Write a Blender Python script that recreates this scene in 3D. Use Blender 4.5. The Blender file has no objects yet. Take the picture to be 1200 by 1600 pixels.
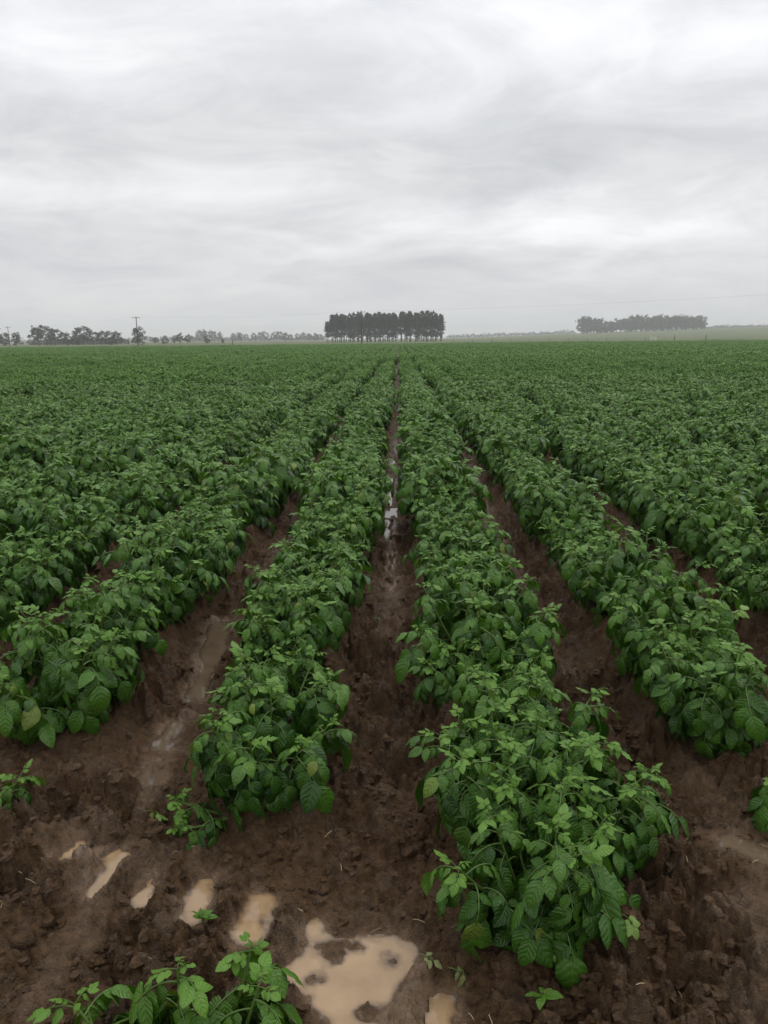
import bpy, math, random
import numpy as np
from mathutils import Matrix, Vector, Euler

S = bpy.context.scene
COL = S.collection
R = math.radians

# ------------------------------------------------------------------ camera
CAM_Z = 1.66
PITCH, YAW, ROLL = R(12.23), R(1.15), R(-0.6)
cam_d = bpy.data.cameras.new('camera')
cam = bpy.data.objects.new('camera', cam_d)
COL.objects.link(cam)
cam_d.sensor_fit = 'VERTICAL'
cam_d.sensor_height = 36.0
cam_d.sensor_width = 27.0
cam_d.lens = 36.0 * 1250 / 1600
cam_d.clip_start = 0.05
cam_d.clip_end = 9000
CAM_M = Matrix.Translation((0, 0, CAM_Z)) @ (Matrix.Rotation(YAW, 4, 'Z') @ Matrix.Rotation(math.pi / 2 - PITCH, 4, 'X') @ Matrix.Rotation(ROLL, 4, 'Z'))
cam.matrix_world = CAM_M
S.camera = cam

# ------------------------------------------------------------------ world: overcast sky
SUN_EL, SUN_AZ = R(58), R(35)          # azimuth clockwise from the row direction (+Y)
W = bpy.data.worlds.new('World')
S.world = W
W.use_nodes = True
nt = W.node_tree
nt.nodes.clear()


def nn(tree, typ, **kw):
    n = tree.nodes.new(typ)
    for k, v in kw.items():
        setattr(n, k, v)
    return n


def math_n(tree, op, a, b=None, c=None, clamp=False):
    n = tree.nodes.new('ShaderNodeMath')
    n.operation = op
    n.use_clamp = clamp
    for i, v in enumerate((a, b, c)):
        if v is None:
            continue
        if isinstance(v, (int, float)):
            n.inputs[i].default_value = v
        else:
            tree.links.new(v, n.inputs[i])
    return n.outputs[0]


def ramp(tree, fac, stops):
    n = tree.nodes.new('ShaderNodeValToRGB')
    el = n.color_ramp.elements
    while len(el) > 1:
        el.remove(el[-1])
    for i, (p, c) in enumerate(stops):
        e = el[0] if i == 0 else el.new(p)
        e.position = p
        if isinstance(c, (int, float)):
            c = (c, c, c)
        e.color = (*c, 1)
    tree.links.new(fac, n.inputs[0])
    return n.outputs[0]


CLOUDS = [(60, 80, 130, 55, .10), (330, 190, 330, 60, -.075), (90, 215, 200, 40, -.05), (120, 288, 260, 22, .085), (650, 348, 90, 20, .12), (500, 392, 110, 14, .09),
          (640, 270, 120, 50, -.07), (880, 372, 170, 20, .13), (930, 330, 90, 26, .07), (760, 410, 200, 22, -.06), (400, 395, 160, 25, -.05), (700, 190, 110, 40, .08),
          (900, 225, 170, 45, -.06), (1120, 90, 160, 60, .12), (760, 60, 220, 60, .08), (1130, 300, 120, 40, -.04), (960, 430, 150, 16, .07), (250, 350, 250, 30, -.03)]


def build_world():
    t = nt
    L = t.links.new
    tc = nn(t, 'ShaderNodeTexCoord')
    sep = nn(t, 'ShaderNodeSeparateXYZ')
    L(tc.outputs['Generated'], sep.inputs[0])
    zc = math_n(t, 'MAXIMUM', sep.outputs[2], 0.0)
    den = math_n(t, 'ADD', zc, 0.30)
    px = math_n(t, 'DIVIDE', sep.outputs[0], den)
    py = math_n(t, 'DIVIDE', sep.outputs[1], den)
    cmb = nn(t, 'ShaderNodeCombineXYZ')
    L(math_n(t, 'MULTIPLY', px, 0.72), cmb.inputs[0])
    L(py, cmb.inputs[1])
    big = nn(t, 'ShaderNodeTexNoise')
    big.inputs['Scale'].default_value = 1.35
    big.inputs['Detail'].default_value = 7
    big.inputs['Roughness'].default_value = 0.58
    big.inputs['Distortion'].default_value = 0.55
    mp = nn(t, 'ShaderNodeMapping')
    mp.inputs['Location'].default_value = (3.7, 1.9, 0.4)
    mp.inputs['Rotation'].default_value = (0, 0, R(14))
    L(cmb.outputs[0], mp.inputs[0])
    L(mp.outputs[0], big.inputs['Vector'])
    wisp = nn(t, 'ShaderNodeTexNoise')
    wisp.inputs['Scale'].default_value = 3.6
    wisp.inputs['Detail'].default_value = 8
    wisp.inputs['Roughness'].default_value = 0.58
    wisp.inputs['Distortion'].default_value = 0.9
    mp2 = nn(t, 'ShaderNodeMapping')
    mp2.inputs['Location'].default_value = (-1.3, 6.1, 2.2)
    mp2.inputs['Rotation'].default_value = (0, 0, R(-10))
    L(cmb.outputs[0], mp2.inputs[0])
    L(mp2.outputs[0], wisp.inputs['Vector'])
    b1 = ramp(t, big.outputs['Fac'], [(0.30, 0.0), (0.70, 1.0)])
    w1 = ramp(t, wisp.outputs['Fac'], [(0.35, 0.0), (0.72, 1.0)])
    cl = math_n(t, 'ADD', math_n(t, 'MULTIPLY', b1, 0.56), math_n(t, 'MULTIPLY', w1, 0.44))
    # broad overcast gradient: dimmer at the horizon, brightest overhead
    grad = ramp(t, zc, [(0.0, 0.75), (0.06, 0.775), (0.16, 0.79), (0.24, 0.80), (0.35, 0.93), (0.6, 1.08), (1.0, 1.28)])
    amp = ramp(t, zc, [(0.0, 0.05), (0.05, 0.18), (0.12, 0.38), (0.35, 0.50), (1.0, 0.5)])
    var = math_n(t, 'MULTIPLY', math_n(t, 'SUBTRACT', cl, 0.47), amp)
    # the cloud banks in view: soft brighter and darker streaks, frayed by noise
    wn = nn(t, 'ShaderNodeTexNoise')
    wn.inputs['Scale'].default_value = 2.6
    wn.inputs['Detail'].default_value = 6
    wn.inputs['Roughness'].default_value = 0.6
    L(cmb.outputs[0], wn.inputs['Vector'])
    wsp = nn(t, 'ShaderNodeSeparateColor')
    L(wn.outputs['Color'], wsp.inputs[0])
    az = math_n(t, 'ADD', math_n(t, 'ARCTAN2', sep.outputs[0], sep.outputs[1]), math_n(t, 'MULTIPLY', math_n(t, 'SUBTRACT', wsp.outputs[0], 0.5), 0.55))
    el = math_n(t, 'ADD', math_n(t, 'ARCSINE', sep.outputs[2]), math_n(t, 'MULTIPLY', math_n(t, 'SUBTRACT', wsp.outputs[1], 0.5), 0.085))
    R3 = CAM_M.to_3x3()
    total = None
    for (bx, by, rx, ry, am) in CLOUDS:
        d = (R3 @ Vector(((bx - 600) / 1250, (800 - by) / 1250, -1.0))).normalized()
        ua = math_n(t, 'DIVIDE', math_n(t, 'SUBTRACT', az, math.atan2(d.x, d.y)), rx / 1250)
        va = math_n(t, 'DIVIDE', math_n(t, 'SUBTRACT', el, math.asin(d.z)), ry / 1250)
        r2 = math_n(t, 'ADD', math_n(t, 'MULTIPLY', ua, ua), math_n(t, 'MULTIPLY', va, va))
        g = math_n(t, 'MULTIPLY', math_n(t, 'EXPONENT', math_n(t, 'MULTIPLY', r2, -1.0)), am * (1.15 if am > 0 else 0.8))
        total = g if total is None else math_n(t, 'ADD', total, g)
    lum = math_n(t, 'ADD', math_n(t, 'ADD', grad, var), total)
    tint = nn(t, 'ShaderNodeMix', data_type='RGBA', blend_type='MULTIPLY')
    tint.inputs[0].default_value = 1.0
    L(lum, tint.inputs[6])
    tcol = ramp(t, cl, [(0.2, (0.965, 0.985, 1.025)), (0.7, (0.99, 1.0, 1.012))])
    L(tcol, tint.inputs[7])
    sky = nn(t, 'ShaderNodeTexSky', sky_type='NISHITA')
    sky.sun_disc = False
    sky.sun_elevation = SUN_EL
    sky.sun_rotation = SUN_AZ
    sky.air_density = 1.0
    sky.dust_density = 4.0
    skys = nn(t, 'ShaderNodeMix', data_type='RGBA', blend_type='MULTIPLY')
    skys.inputs[0].default_value = 1.0
    L(sky.outputs[0], skys.inputs[6])
    skys.inputs[7].default_value = (0.10, 0.10, 0.10, 1)
    mix = nn(t, 'ShaderNodeMix', data_type='RGBA')
    mix.inputs[0].default_value = 0.955        # cloud cover
    L(skys.outputs[2], mix.inputs[6])
    L(tint.outputs[2], mix.inputs[7])
    bg = nn(t, 'ShaderNodeBackground')
    bg.inputs[1].default_value = 1.0
    L(mix.outputs[2], bg.inputs[0])
    out = nn(t, 'ShaderNodeOutputWorld')
    L(bg.outputs[0], out.inputs[0])


build_world()

sun_d = bpy.data.lights.new('sun', 'SUN')
sun_d.energy = 0.7
sun_d.angle = R(40)
sun_d.color = (1.0, 0.98, 0.95)
sun = bpy.data.objects.new('sun', sun_d)
COL.objects.link(sun)
sdir = Vector((math.sin(SUN_AZ) * math.cos(SUN_EL), math.cos(SUN_AZ) * math.cos(SUN_EL), math.sin(SUN_EL)))
sun.rotation_euler = sdir.to_track_quat('Z', 'Y').to_euler()
sun.location = (0, 0, 40)

S.view_settings.view_transform = 'Standard'
S.view_settings.look = 'None'
S.view_settings.exposure = 0.0
S.view_settings.gamma = 1.0
S.view_settings.use_curve_mapping = False
S.cycles.use_denoising = True
S.cycles.max_bounces = 5
S.cycles.diffuse_bounces = 2
S.cycles.glossy_bounces = 2
S.cycles.transmission_bounces = 2
S.cycles.volume_bounces = 1
S.cycles.transparent_max_bounces = 4
S.cycles.sample_clamp_indirect = 4.0


# ------------------------------------------------------------------ picture coordinates -> world
CAM_P = CAM_M.to_translation()
CAM_R = CAM_M.to_3x3()


def ray(px, py):
    return (CAM_R @ Vector(((px - 600) / 1250, (800 - py) / 1250, -1.0))).normalized()


def on_ground(px, py, z=0.06):
    d = ray(px, py)
    return CAM_P + d * ((z - CAM_P.z) / d.z)


def at_dist(px, dist):
    """ground position on the azimuth of picture column px, at forward distance dist"""
    d = ray(px, 530)
    return Vector((d.x / d.y * dist, dist))


def ss(a, b, x):
    t = np.clip((x - a) / (b - a), 0, 1)
    return t * t * (3 - 2 * t)


# ------------------------------------------------------------------ object helpers
def link(o, parent=None):
    COL.objects.link(o)
    if parent is not None:
        o.parent = parent
    return o


def tag(o, label, cat=None, group=None, kind=None):
    if label:
        o['label'] = label
    if cat:
        o['category'] = cat
    if group:
        o['group'] = group
    if kind:
        o['kind'] = kind
    return o


def empty(name, loc=(0, 0, 0), rz=0.0):
    o = bpy.data.objects.new(name, None)
    o.empty_display_size = 0.1
    o.location = loc
    o.rotation_euler = (0, 0, rz)
    COL.objects.link(o)
    return o


def npmesh(name, V, Q, mat=None, T=None, attrs=None, smooth=True):
    """V n*3, Q m*4 quads, T k*3 triangles, attrs {name: n*3 or n}"""
    me = bpy.data.meshes.new(name)
    V = np.asarray(V, np.float32)
    Q = np.asarray(Q, np.int32).reshape(-1, 4) if Q is not None else np.zeros((0, 4), np.int32)
    T = np.asarray(T, np.int32).reshape(-1, 3) if T is not None else np.zeros((0, 3), np.int32)
    me.vertices.add(len(V))
    me.vertices.foreach_set('co', V.ravel())
    nl = Q.size + T.size
    me.loops.add(nl)
    me.loops.foreach_set('vertex_index', np.concatenate([Q.ravel(), T.ravel()]))
    me.polygons.add(len(Q) + len(T))
    st = np.concatenate([np.arange(len(Q)) * 4, Q.size + np.arange(len(T)) * 3]).astype(np.int32)
    me.polygons.foreach_set('loop_start', st)
    me.polygons.foreach_set('use_smooth', np.full(len(Q) + len(T), smooth))
    for k, a in (attrs or {}).items():
        a = np.asarray(a, np.float32)
        if a.ndim == 2:
            at = me.attributes.new(k, 'FLOAT_VECTOR', 'POINT')
            at.data.foreach_set('vector', a.ravel())
        else:
            at = me.attributes.new(k, 'FLOAT', 'POINT')
            at.data.foreach_set('value', a)
    me.update(calc_edges=True)
    if mat:
        me.materials.append(mat)
    return me


class Acc:
    """collects quad patches with a per-vertex vector attribute"""

    def __init__(s):
        s.V, s.Q, s.A, s.n = [], [], [], 0

    def add(s, V, Q, A=None):
        s.V.append(np.asarray(V, float))
        s.Q.append(np.asarray(Q) + s.n)
        s.A.append(np.zeros((len(V), 3)) if A is None else np.asarray(A, float))
        s.n += len(V)

    def arrays(s):
        return np.concatenate(s.V), np.concatenate(s.Q), np.concatenate(s.A)

    def mesh(s, name, mat, smooth=True):
        V, Q, A = s.arrays()
        return npmesh(name, V, Q, mat, attrs={'leaf': A}, smooth=smooth)


_gridq = {}


def gridq(nu, nv):
    if (nu, nv) not in _gridq:
        i = np.arange(nu - 1)[:, None] * nv + np.arange(nv - 1)[None, :]
        i = i.ravel()
        _gridq[(nu, nv)] = np.stack([i, i + 1, i + nv + 1, i + nv], 1)
    return _gridq[(nu, nv)]


def tube(acc, P, rad, k=5, A=(0.5, 0.0, 2.0)):
    P = np.asarray(P, float)
    n = len(P)
    rad = np.broadcast_to(np.asarray(rad, float), (n,))
    tan = np.gradient(P, axis=0)
    tan /= np.linalg.norm(tan, axis=1)[:, None] + 1e-9
    ref = np.array([0.31, 0.17, 0.93]) if abs(tan[0] @ np.array([0.31, 0.17, 0.93])) < 0.9 else np.array([1.0, 0, 0])
    a = np.cross(tan, ref)
    a /= np.linalg.norm(a, axis=1)[:, None] + 1e-9
    b = np.cross(tan, a)
    th = np.linspace(0, 2 * np.pi, k + 1)
    V = P[:, None, :] + rad[:, None, None] * (np.cos(th)[None, :, None] * a[:, None, :] + np.sin(th)[None, :, None] * b[:, None, :])
    acc.add(V.reshape(-1, 3), gridq(n, k + 1), np.tile(A, (n * (k + 1), 1)))


# ------------------------------------------------------------------ noise
def _hash(ix, iy, seed):
    h = (ix.astype(np.int64) * 374761393 + iy.astype(np.int64) * 668265263 + seed * 1442695041) & 0xffffffff
    h = ((h ^ (h >> 13)) * 1274126177) & 0xffffffff
    h = ((h ^ (h >> 16)) * 2246822519) & 0xffffffff
    return ((h ^ (h >> 15)) & 0xffffff) / float(0xffffff)


def vnoise(x, y, seed=0):
    ix, iy = np.floor(x), np.floor(y)
    fx, fy = x - ix, y - iy
    fx = fx * fx * fx * (fx * (fx * 6 - 15) + 10)
    fy = fy * fy * fy * (fy * (fy * 6 - 15) + 10)
    a, b = _hash(ix, iy, seed), _hash(ix + 1, iy, seed)
    c, d = _hash(ix, iy + 1, seed), _hash(ix + 1, iy + 1, seed)
    return (a + (b - a) * fx) * (1 - fy) + (c + (d - c) * fx) * fy


def fbm(x, y, seed=0, octs=4, gain=0.5):
    s, amp, tot = 0, 1.0, 0
    for o in range(octs):
        s = s + amp * vnoise(x * 2 ** o + 17.3 * o, y * 2 ** o - 9.1 * o, seed + o)
        tot += amp
        amp *= gain
    return s / tot


def worley(x, y, seed=0):
    ix, iy = np.floor(x), np.floor(y)
    best = np.full(np.shape(x), 9.0)
    for dx in (-1, 0, 1):
        for dy in (-1, 0, 1):
            cx, cy = ix + dx, iy + dy
            d = (cx + _hash(cx, cy, seed) - x) ** 2 + (cy + _hash(cx, cy, seed + 7) - y) ** 2
            best = np.minimum(best, d)
    return np.sqrt(best)


# ------------------------------------------------------------------ materials
def new_mat(name):
    m = bpy.data.materials.new(name)
    m.use_nodes = True
    t = m.node_tree
    t.nodes.clear()
    out = t.nodes.new('ShaderNodeOutputMaterial')
    return m, t, out


def mixc(t, fac, a, b, blend='MIX'):
    n = t.nodes.new('ShaderNodeMix')
    n.data_type = 'RGBA'
    n.blend_type = blend
    for sock, v in ((n.inputs[0], fac), (n.inputs[6], a), (n.inputs[7], b)):
        if isinstance(v, (int, float)):
            sock.default_value = v
        elif isinstance(v, tuple):
            sock.default_value = (*v, 1) if len(v) == 3 else v
        else:
            t.links.new(v, sock)
    return n.outputs[2]


def noise_n(t, vec, scale, detail=4, rough=0.55, dist=0.0):
    n = t.nodes.new('ShaderNodeTexNoise')
    n.inputs['Scale'].default_value = scale
    n.inputs['Detail'].default_value = detail
    n.inputs['Roughness'].default_value = rough
    n.inputs['Distortion'].default_value = dist
    if vec is not None:
        t.links.new(vec, n.inputs['Vector'])
    return n.outputs['Fac']


def principled(t, out, color, rough, spec=0.5, normal=None):
    b = t.nodes.new('ShaderNodeBsdfPrincipled')
    for sock, v in ((b.inputs['Base Color'], color), (b.inputs['Roughness'], rough), (b.inputs['Specular IOR Level'], spec)):
        if isinstance(v, (int, float)):
            sock.default_value = v
        elif isinstance(v, tuple):
            sock.default_value = (*v, 1)
        else:
            t.links.new(v, sock)
    if normal is not None:
        t.links.new(normal, b.inputs['Normal'])
    if out is not None:
        t.links.new(b.outputs[0], out.inputs[0])
    return b


def bump_n(t, h, strength, dist):
    b = t.nodes.new('ShaderNodeBump')
    b.inputs['Strength'].default_value = strength
    b.inputs['Distance'].default_value = dist
    t.links.new(h, b.inputs['Height'])
    return b.outputs[0]


def leaf_material(name, dark, mid, young, trans=0.13, rough=0.36, detail=True):
    """attribute leaf = (u along, v across, youth); youth >= 2 marks stem and rachis"""
    m, t, out = new_mat(name)
    L = t.links.new
    at = nn(t, 'ShaderNodeAttribute', attribute_name='leaf')
    sp = nn(t, 'ShaderNodeSeparateXYZ')
    L(at.outputs['Vector'], sp.inputs[0])
    u, v, yo = sp.outputs
    geo = nn(t, 'ShaderNodeNewGeometry')
    oi = nn(t, 'ShaderNodeObjectInfo')
    isl = geo.outputs['Random Per Island']
    rnd = math_n(t, 'FRACT', math_n(t, 'ADD', isl, oi.outputs['Random']))
    base = mixc(t, rnd, dark, mid)
    yf = math_n(t, 'MINIMUM', yo, 1.0)
    base = mixc(t, yf, base, young)
    pos = nn(t, 'ShaderNodeNewGeometry').outputs['Position']
    patch = noise_n(t, pos, 0.9, 2)
    base = mixc(t, math_n(t, 'MULTIPLY', ramp(t, patch, [(0.45, 0.0), (0.7, 1.0)]), 0.18), base, tuple(c * k for c, k in zip(young, (0.85, 0.85, 0.7))))
    broad = noise_n(t, pos, 0.11, 4, 0.65)
    base = mixc(t, math_n(t, 'MULTIPLY', ramp(t, broad, [(0.40, 0.0), (0.66, 1.0)]), 0.20), base, tuple(c * k for c, k in zip(mid, (1.5, 1.35, 1.2))))
    # a few ageing leaflets, specks of splashed mud
    old = ramp(t, math_n(t, 'FRACT', math_n(t, 'MULTIPLY', rnd, 7.31)), [(0.975, 0.0), (0.99, 1.0)])
    base = mixc(t, math_n(t, 'MULTIPLY', old, 0.6), base, (0.22, 0.25, 0.045))
    if detail:
        mud = ramp(t, noise_n(t, pos, 75, 3, 0.6), [(0.66, 0.0), (0.72, 1.0)])
        base = mixc(t, math_n(t, 'MULTIPLY', mud, 0.55), base, (0.085, 0.058, 0.030))
    av = math_n(t, 'ABSOLUTE', v)
    normal = None
    if detail:
        s = math_n(t, 'SUBTRACT', math_n(t, 'MULTIPLY', u, 5.5), math_n(t, 'MULTIPLY', math_n(t, 'POWER', av, 1.3), 1.5))
        s = math_n(t, 'ADD', s, math_n(t, 'MULTIPLY', noise_n(t, pos, 45, 2), 0.9))
        fr = math_n(t, 'ABSOLUTE', math_n(t, 'SUBTRACT', math_n(t, 'FRACT', s), 0.5))      # 0.5 on a vein, 0 between
        vein = ramp(t, fr, [(0.40, 0.0), (0.5, 1.0)])
        rib = ramp(t, av, [(0.03, 1.0), (0.10, 0.0)])
        vm = math_n(t, 'MAXIMUM', math_n(t, 'MULTIPLY', vein, 0.55), rib)
        blade = math_n(t, 'LESS_THAN', yo, 1.5)
        vm = math_n(t, 'MULTIPLY', vm, blade)
        base = mixc(t, math_n(t, 'MULTIPLY', vm, 0.15), base, tuple(min(1, c * k) for c, k in zip(young, (1.7, 1.25, 1.9))))
        puff = math_n(t, 'POWER', math_n(t, 'SUBTRACT', 1.0, math_n(t, 'MULTIPLY', fr, 2.0)), 0.6)
        hgt = math_n(t, 'MULTIPLY', math_n(t, 'SUBTRACT', puff, math_n(t, 'MULTIPLY', rib, 1.2)), blade)
        fine = noise_n(t, pos, 120, 3)
        hgt = math_n(t, 'ADD', hgt, math_n(t, 'MULTIPLY', fine, 1.1))
        normal = bump_n(t, hgt, 0.55, 0.0030)
    stem = math_n(t, 'GREATER_THAN', yo, 1.5)
    base = mixc(t, stem, base, (0.10, 0.17, 0.035))
    rr = math_n(t, 'ADD', rough - 0.17, math_n(t, 'MULTIPLY', noise_n(t, pos, 22, 3), 0.18))
    b = principled(t, None, base, rr, 0.36 if detail else 0.16, normal)
    tr = nn(t, 'ShaderNodeBsdfTranslucent')
    L(mixc(t, 1.0, base, (1.5, 1.55, 0.7), 'MULTIPLY'), tr.inputs[0])
    if normal is not None:
        L(normal, tr.inputs['Normal'])
    mx = nn(t, 'ShaderNodeMixShader')
    mx.inputs[0].default_value = trans
    L(b.outputs[0], mx.inputs[1])
    L(tr.outputs[0], mx.inputs[2])
    L(mx.outputs[0], out.inputs[0])
    return m


M_LEAF = leaf_material('potato_leaf', (0.012, 0.050, 0.006), (0.043, 0.122, 0.011), (0.130, 0.270, 0.030))
M_LEAF_FAR = leaf_material('potato_leaf_far', (0.012, 0.050, 0.006), (0.043, 0.122, 0.011), (0.130, 0.270, 0.030), detail=False)
M_WILT = leaf_material('wilted_leaf', (0.16, 0.20, 0.07), (0.24, 0.26, 0.10), (0.30, 0.33, 0.14), rough=0.55)
M_LIME = leaf_material('turned_leaf', (0.13, 0.26, 0.05), (0.20, 0.34, 0.08), (0.26, 0.40, 0.10), rough=0.45, trans=0.3)


def simple_mat(name, c1, c2, scale, rough=0.8, spec=0.3, bump=0.0, bdist=0.01):
    m, t, out = new_mat(name)
    pos = nn(t, 'ShaderNodeNewGeometry').outputs['Position']
    f = noise_n(t, pos, scale, 5, 0.6)
    oi = nn(t, 'ShaderNodeObjectInfo').outputs['Random']
    f2 = math_n(t, 'ADD', math_n(t, 'MULTIPLY', f, 0.75), math_n(t, 'MULTIPLY', oi, 0.25))
    col = mixc(t, ramp(t, f2, [(0.3, 0.0), (0.7, 1.0)]), c1, c2)
    normal = bump_n(t, f, bump, bdist) if bump else None
    principled(t, out, col, rough, spec, normal)
    return m


M_BARK = simple_mat('tree_bark', (0.06, 0.05, 0.04), (0.13, 0.11, 0.095), 3.0, 0.85)
M_PINE = simple_mat('pine_needles', (0.018, 0.030, 0.016), (0.040, 0.055, 0.028), 0.9, 0.6)
M_GUM = simple_mat('gum_leaves', (0.028, 0.040, 0.022), (0.060, 0.075, 0.040), 0.6, 0.55)
M_POLE = simple_mat('weathered_pole', (0.06, 0.05, 0.042), (0.12, 0.10, 0.085), 2.0, 0.8)
M_WIRE = simple_mat('power_wire', (0.10, 0.10, 0.10), (0.14, 0.14, 0.14), 2.0, 0.5)
M_CERAM = simple_mat('insulator', (0.25, 0.22, 0.19), (0.32, 0.30, 0.28), 2.0, 0.3)
M_POST = simple_mat('fence_timber', (0.09, 0.08, 0.07), (0.17, 0.15, 0.13), 4.0, 0.85)
M_WHITE = simple_mat('white_paint', (0.62, 0.61, 0.57), (0.78, 0.77, 0.74), 3.0, 0.5)
M_STRAW = simple_mat('straw', (0.22, 0.16, 0.09), (0.42, 0.34, 0.21), 9.0, 0.6)
M_STONE = simple_mat('stone', (0.11, 0.09, 0.075), (0.22, 0.185, 0.155), 14.0, 0.5, bump=0.6)


def soil_material():
    m, t, out = new_mat('wet_soil')
    L = t.links.new
    geo = nn(t, 'ShaderNodeNewGeometry')
    pos = geo.outputs['Position']
    at = nn(t, 'ShaderNodeAttribute', attribute_name='soil')
    sp = nn(t, 'ShaderNodeSeparateXYZ')
    L(at.outputs['Vector'], sp.inputs[0])
    silt, wet, grass = sp.outputs
    n1 = noise_n(t, pos, 2.3, 6, 0.62)
    n2 = noise_n(t, pos, 34, 7, 0.68)
    n3 = noise_n(t, pos, 170, 4, 0.65)
    col = mixc(t, ramp(t, n2, [(0.32, 0.0), (0.70, 1.0)]), (0.040, 0.0210, 0.0095), (0.172, 0.1000, 0.0500))
    col = mixc(t, math_n(t, 'MULTIPLY', ramp(t, n1, [(0.42, 0.0), (0.68, 1.0)]), 0.5), col, (0.175, 0.107, 0.058))
    col = mixc(t, math_n(t, 'MULTIPLY', ramp(t, n3, [(0.56, 0.0), (0.74, 1.0)]), 0.45), col, (0.24, 0.16, 0.105))
    sl = math_n(t, 'MULTIPLY', silt, ramp(t, noise_n(t, pos, 17, 7, 0.7), [(0.40, 0.05), (0.56, 1.0)]))
    col = mixc(t, math_n(t, 'MULTIPLY', sl, 0.85), col, (0.205, 0.135, 0.078))
    g1 = noise_n(t, pos, 0.05, 5, 0.6)
    g2 = noise_n(t, pos, 1.1, 4, 0.7)
    gcol = mixc(t, ramp(t, g1, [(0.35, 0.0), (0.65, 1.0)]), (0.075, 0.110, 0.038), (0.17, 0.18, 0.075))
    gcol = mixc(t, math_n(t, 'MULTIPLY', g2, 0.5), gcol, (0.055, 0.075, 0.028))
    col = mixc(t, grass, col, gcol)
    film = ramp(t, noise_n(t, pos, 13, 5, 0.6), [(0.50, 0.0), (0.62, 1.0)])
    w = math_n(t, 'ADD', math_n(t, 'MULTIPLY', wet, 0.75), math_n(t, 'MULTIPLY', film, 0.65), clamp=True)
    ro = ramp(t, w, [(0.0, 0.66), (0.4, 0.36), (1.0, 0.13)])
    ro = mixc(t, grass, ro, (0.9, 0.9, 0.9))
    h = math_n(t, 'ADD', n2, math_n(t, 'MULTIPLY', n3, 0.55))
    b = nn(t, 'ShaderNodeBump')
    b.inputs['Distance'].default_value = 0.032
    L(h, b.inputs['Height'])
    L(ramp(t, wet, [(0.0, 1.0), (0.6, 0.75), (1.0, 0.25)]), b.inputs['Strength'])
    principled(t, out, col, ro, ramp(t, w, [(0, 0.10), (0.4, 0.42), (1, 0.55)]), b.outputs[0])
    return m


M_SOIL = soil_material()


def water_material(name, deep1, deep2, thin):
    """silty water: thin films show the mud below, deeper water is clouded pale"""
    m, t, out = new_mat(name)
    pos = nn(t, 'ShaderNodeNewGeometry').outputs['Position']
    at = nn(t, 'ShaderNodeAttribute', attribute_name='depth')
    n = noise_n(t, pos, 7, 5, 0.6)
    col = mixc(t, ramp(t, n, [(0.3, 0.0), (0.7, 1.0)]), deep1, deep2)
    f = math_n(t, 'ADD', math_n(t, 'MULTIPLY', at.outputs['Fac'], 75.0), math_n(t, 'MULTIPLY', math_n(t, 'SUBTRACT', noise_n(t, pos, 40, 3), 0.5), 0.5), clamp=True)
    col = mixc(t, ramp(t, f, [(0.0, 0.0), (0.45, 0.62), (1.0, 1.0)]), thin, col)
    principled(t, out, col, 0.06, 0.5, bump_n(t, noise_n(t, pos, 16, 3), 0.12, 0.004))
    return m


M_WATER = water_material('muddy_water', (0.30, 0.195, 0.105), (0.42, 0.285, 0.160), (0.085, 0.052, 0.030))
M_WATER_DARK = water_material('dark_water', (0.10, 0.068, 0.044), (0.17, 0.12, 0.078), (0.06, 0.036, 0.022))

# ------------------------------------------------------------------ ground
ROW0, SP = 0.385, 0.895                       # first row right of the centre furrow, row spacing
FIELD_END = 200.0
ROW_START = {0: 1.93, -1: 2.60, -2: 3.15, 1: 3.0, -3: 3.75, 2: 3.55}


def row_start(i):
    return ROW_START.get(i, 3.6 + 0.35 * math.sin(i * 2.3))


def row_x(i, y):
    return ROW0 + SP * i + (0.04 * (1 - ss(2.0, 3.0, y)) if i == 0 else 0.0) + 0.035 * np.sin(0.55 * y + i * 1.7) * ss(3.0, 8.0, y) * (1 - ss(60, 90, y))


# puddles: (name key, label, water, level offset, [capsules x0,y0,x1,y1,width px in the photograph])
PUDDLES = [
    ('big', 'large pale brown puddle at the bottom edge between the rows', 'muddy', -0.005,
     [(545, 1500, 600, 1495, 62), (500, 1520, 560, 1535, 66), (560, 1545, 600, 1560, 110), (555, 1600, 625, 1600, 60), (490, 1450, 492, 1490, 26), (625, 1500, 636, 1590, 30)]),
    ('hook', 'pale hook shaped puddle left of the drooping plant', 'muddy', -0.004,
     [(192, 1338, 150, 1396, 30), (188, 1333, 112, 1358, 17)]),
    ('a', 'small thin puddle at the left, above the hook shaped one', 'muddy', 0.002, [(124, 1318, 102, 1340, 18)]),
    ('b', 'small pale puddle just right of the hook shaped one', 'muddy', 0.0, [(237, 1374, 221, 1406, 18)]),
    ('c', 'narrow tan puddle in a tyre lug print above the bottom left plant', 'muddy', 0.004, [(320, 1380, 299, 1428, 24)]),
    ('e', 'widest tan lug print puddle, right of the bottom left plant', 'muddy', -0.004, [(408, 1412, 390, 1458, 30)]),
    ('g', 'small tan puddle right of the large one at the bottom edge', 'muddy', -0.004, [(686, 1566, 680, 1600, 26)]),
    ('h', 'grey shining strip of water left of the first left row', 'dark', 0.004,
     [(345, 975, 330, 1035, 28), (328, 1035, 306, 1088, 20)]),
    ('i', 'shining puddle at the right edge of the picture', 'dark', 0.004, [(1150, 1318, 1200, 1336, 30)]),
    ('m', 'broken glinting water along the middle furrow', 'dark', -0.008,
     [(609, 742, 608, 760, 8), (606, 770, 607, 790, 8), (604, 690, 606, 708, 6), (603, 812, 604, 845, 5)]),
    ('k', 'thin film of water in the left wheel track beside the front clump', 'dark', -0.003, [(272, 1135, 250, 1170, 20), (236, 1195, 222, 1225, 10)]),
]
CAPS = []


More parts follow.
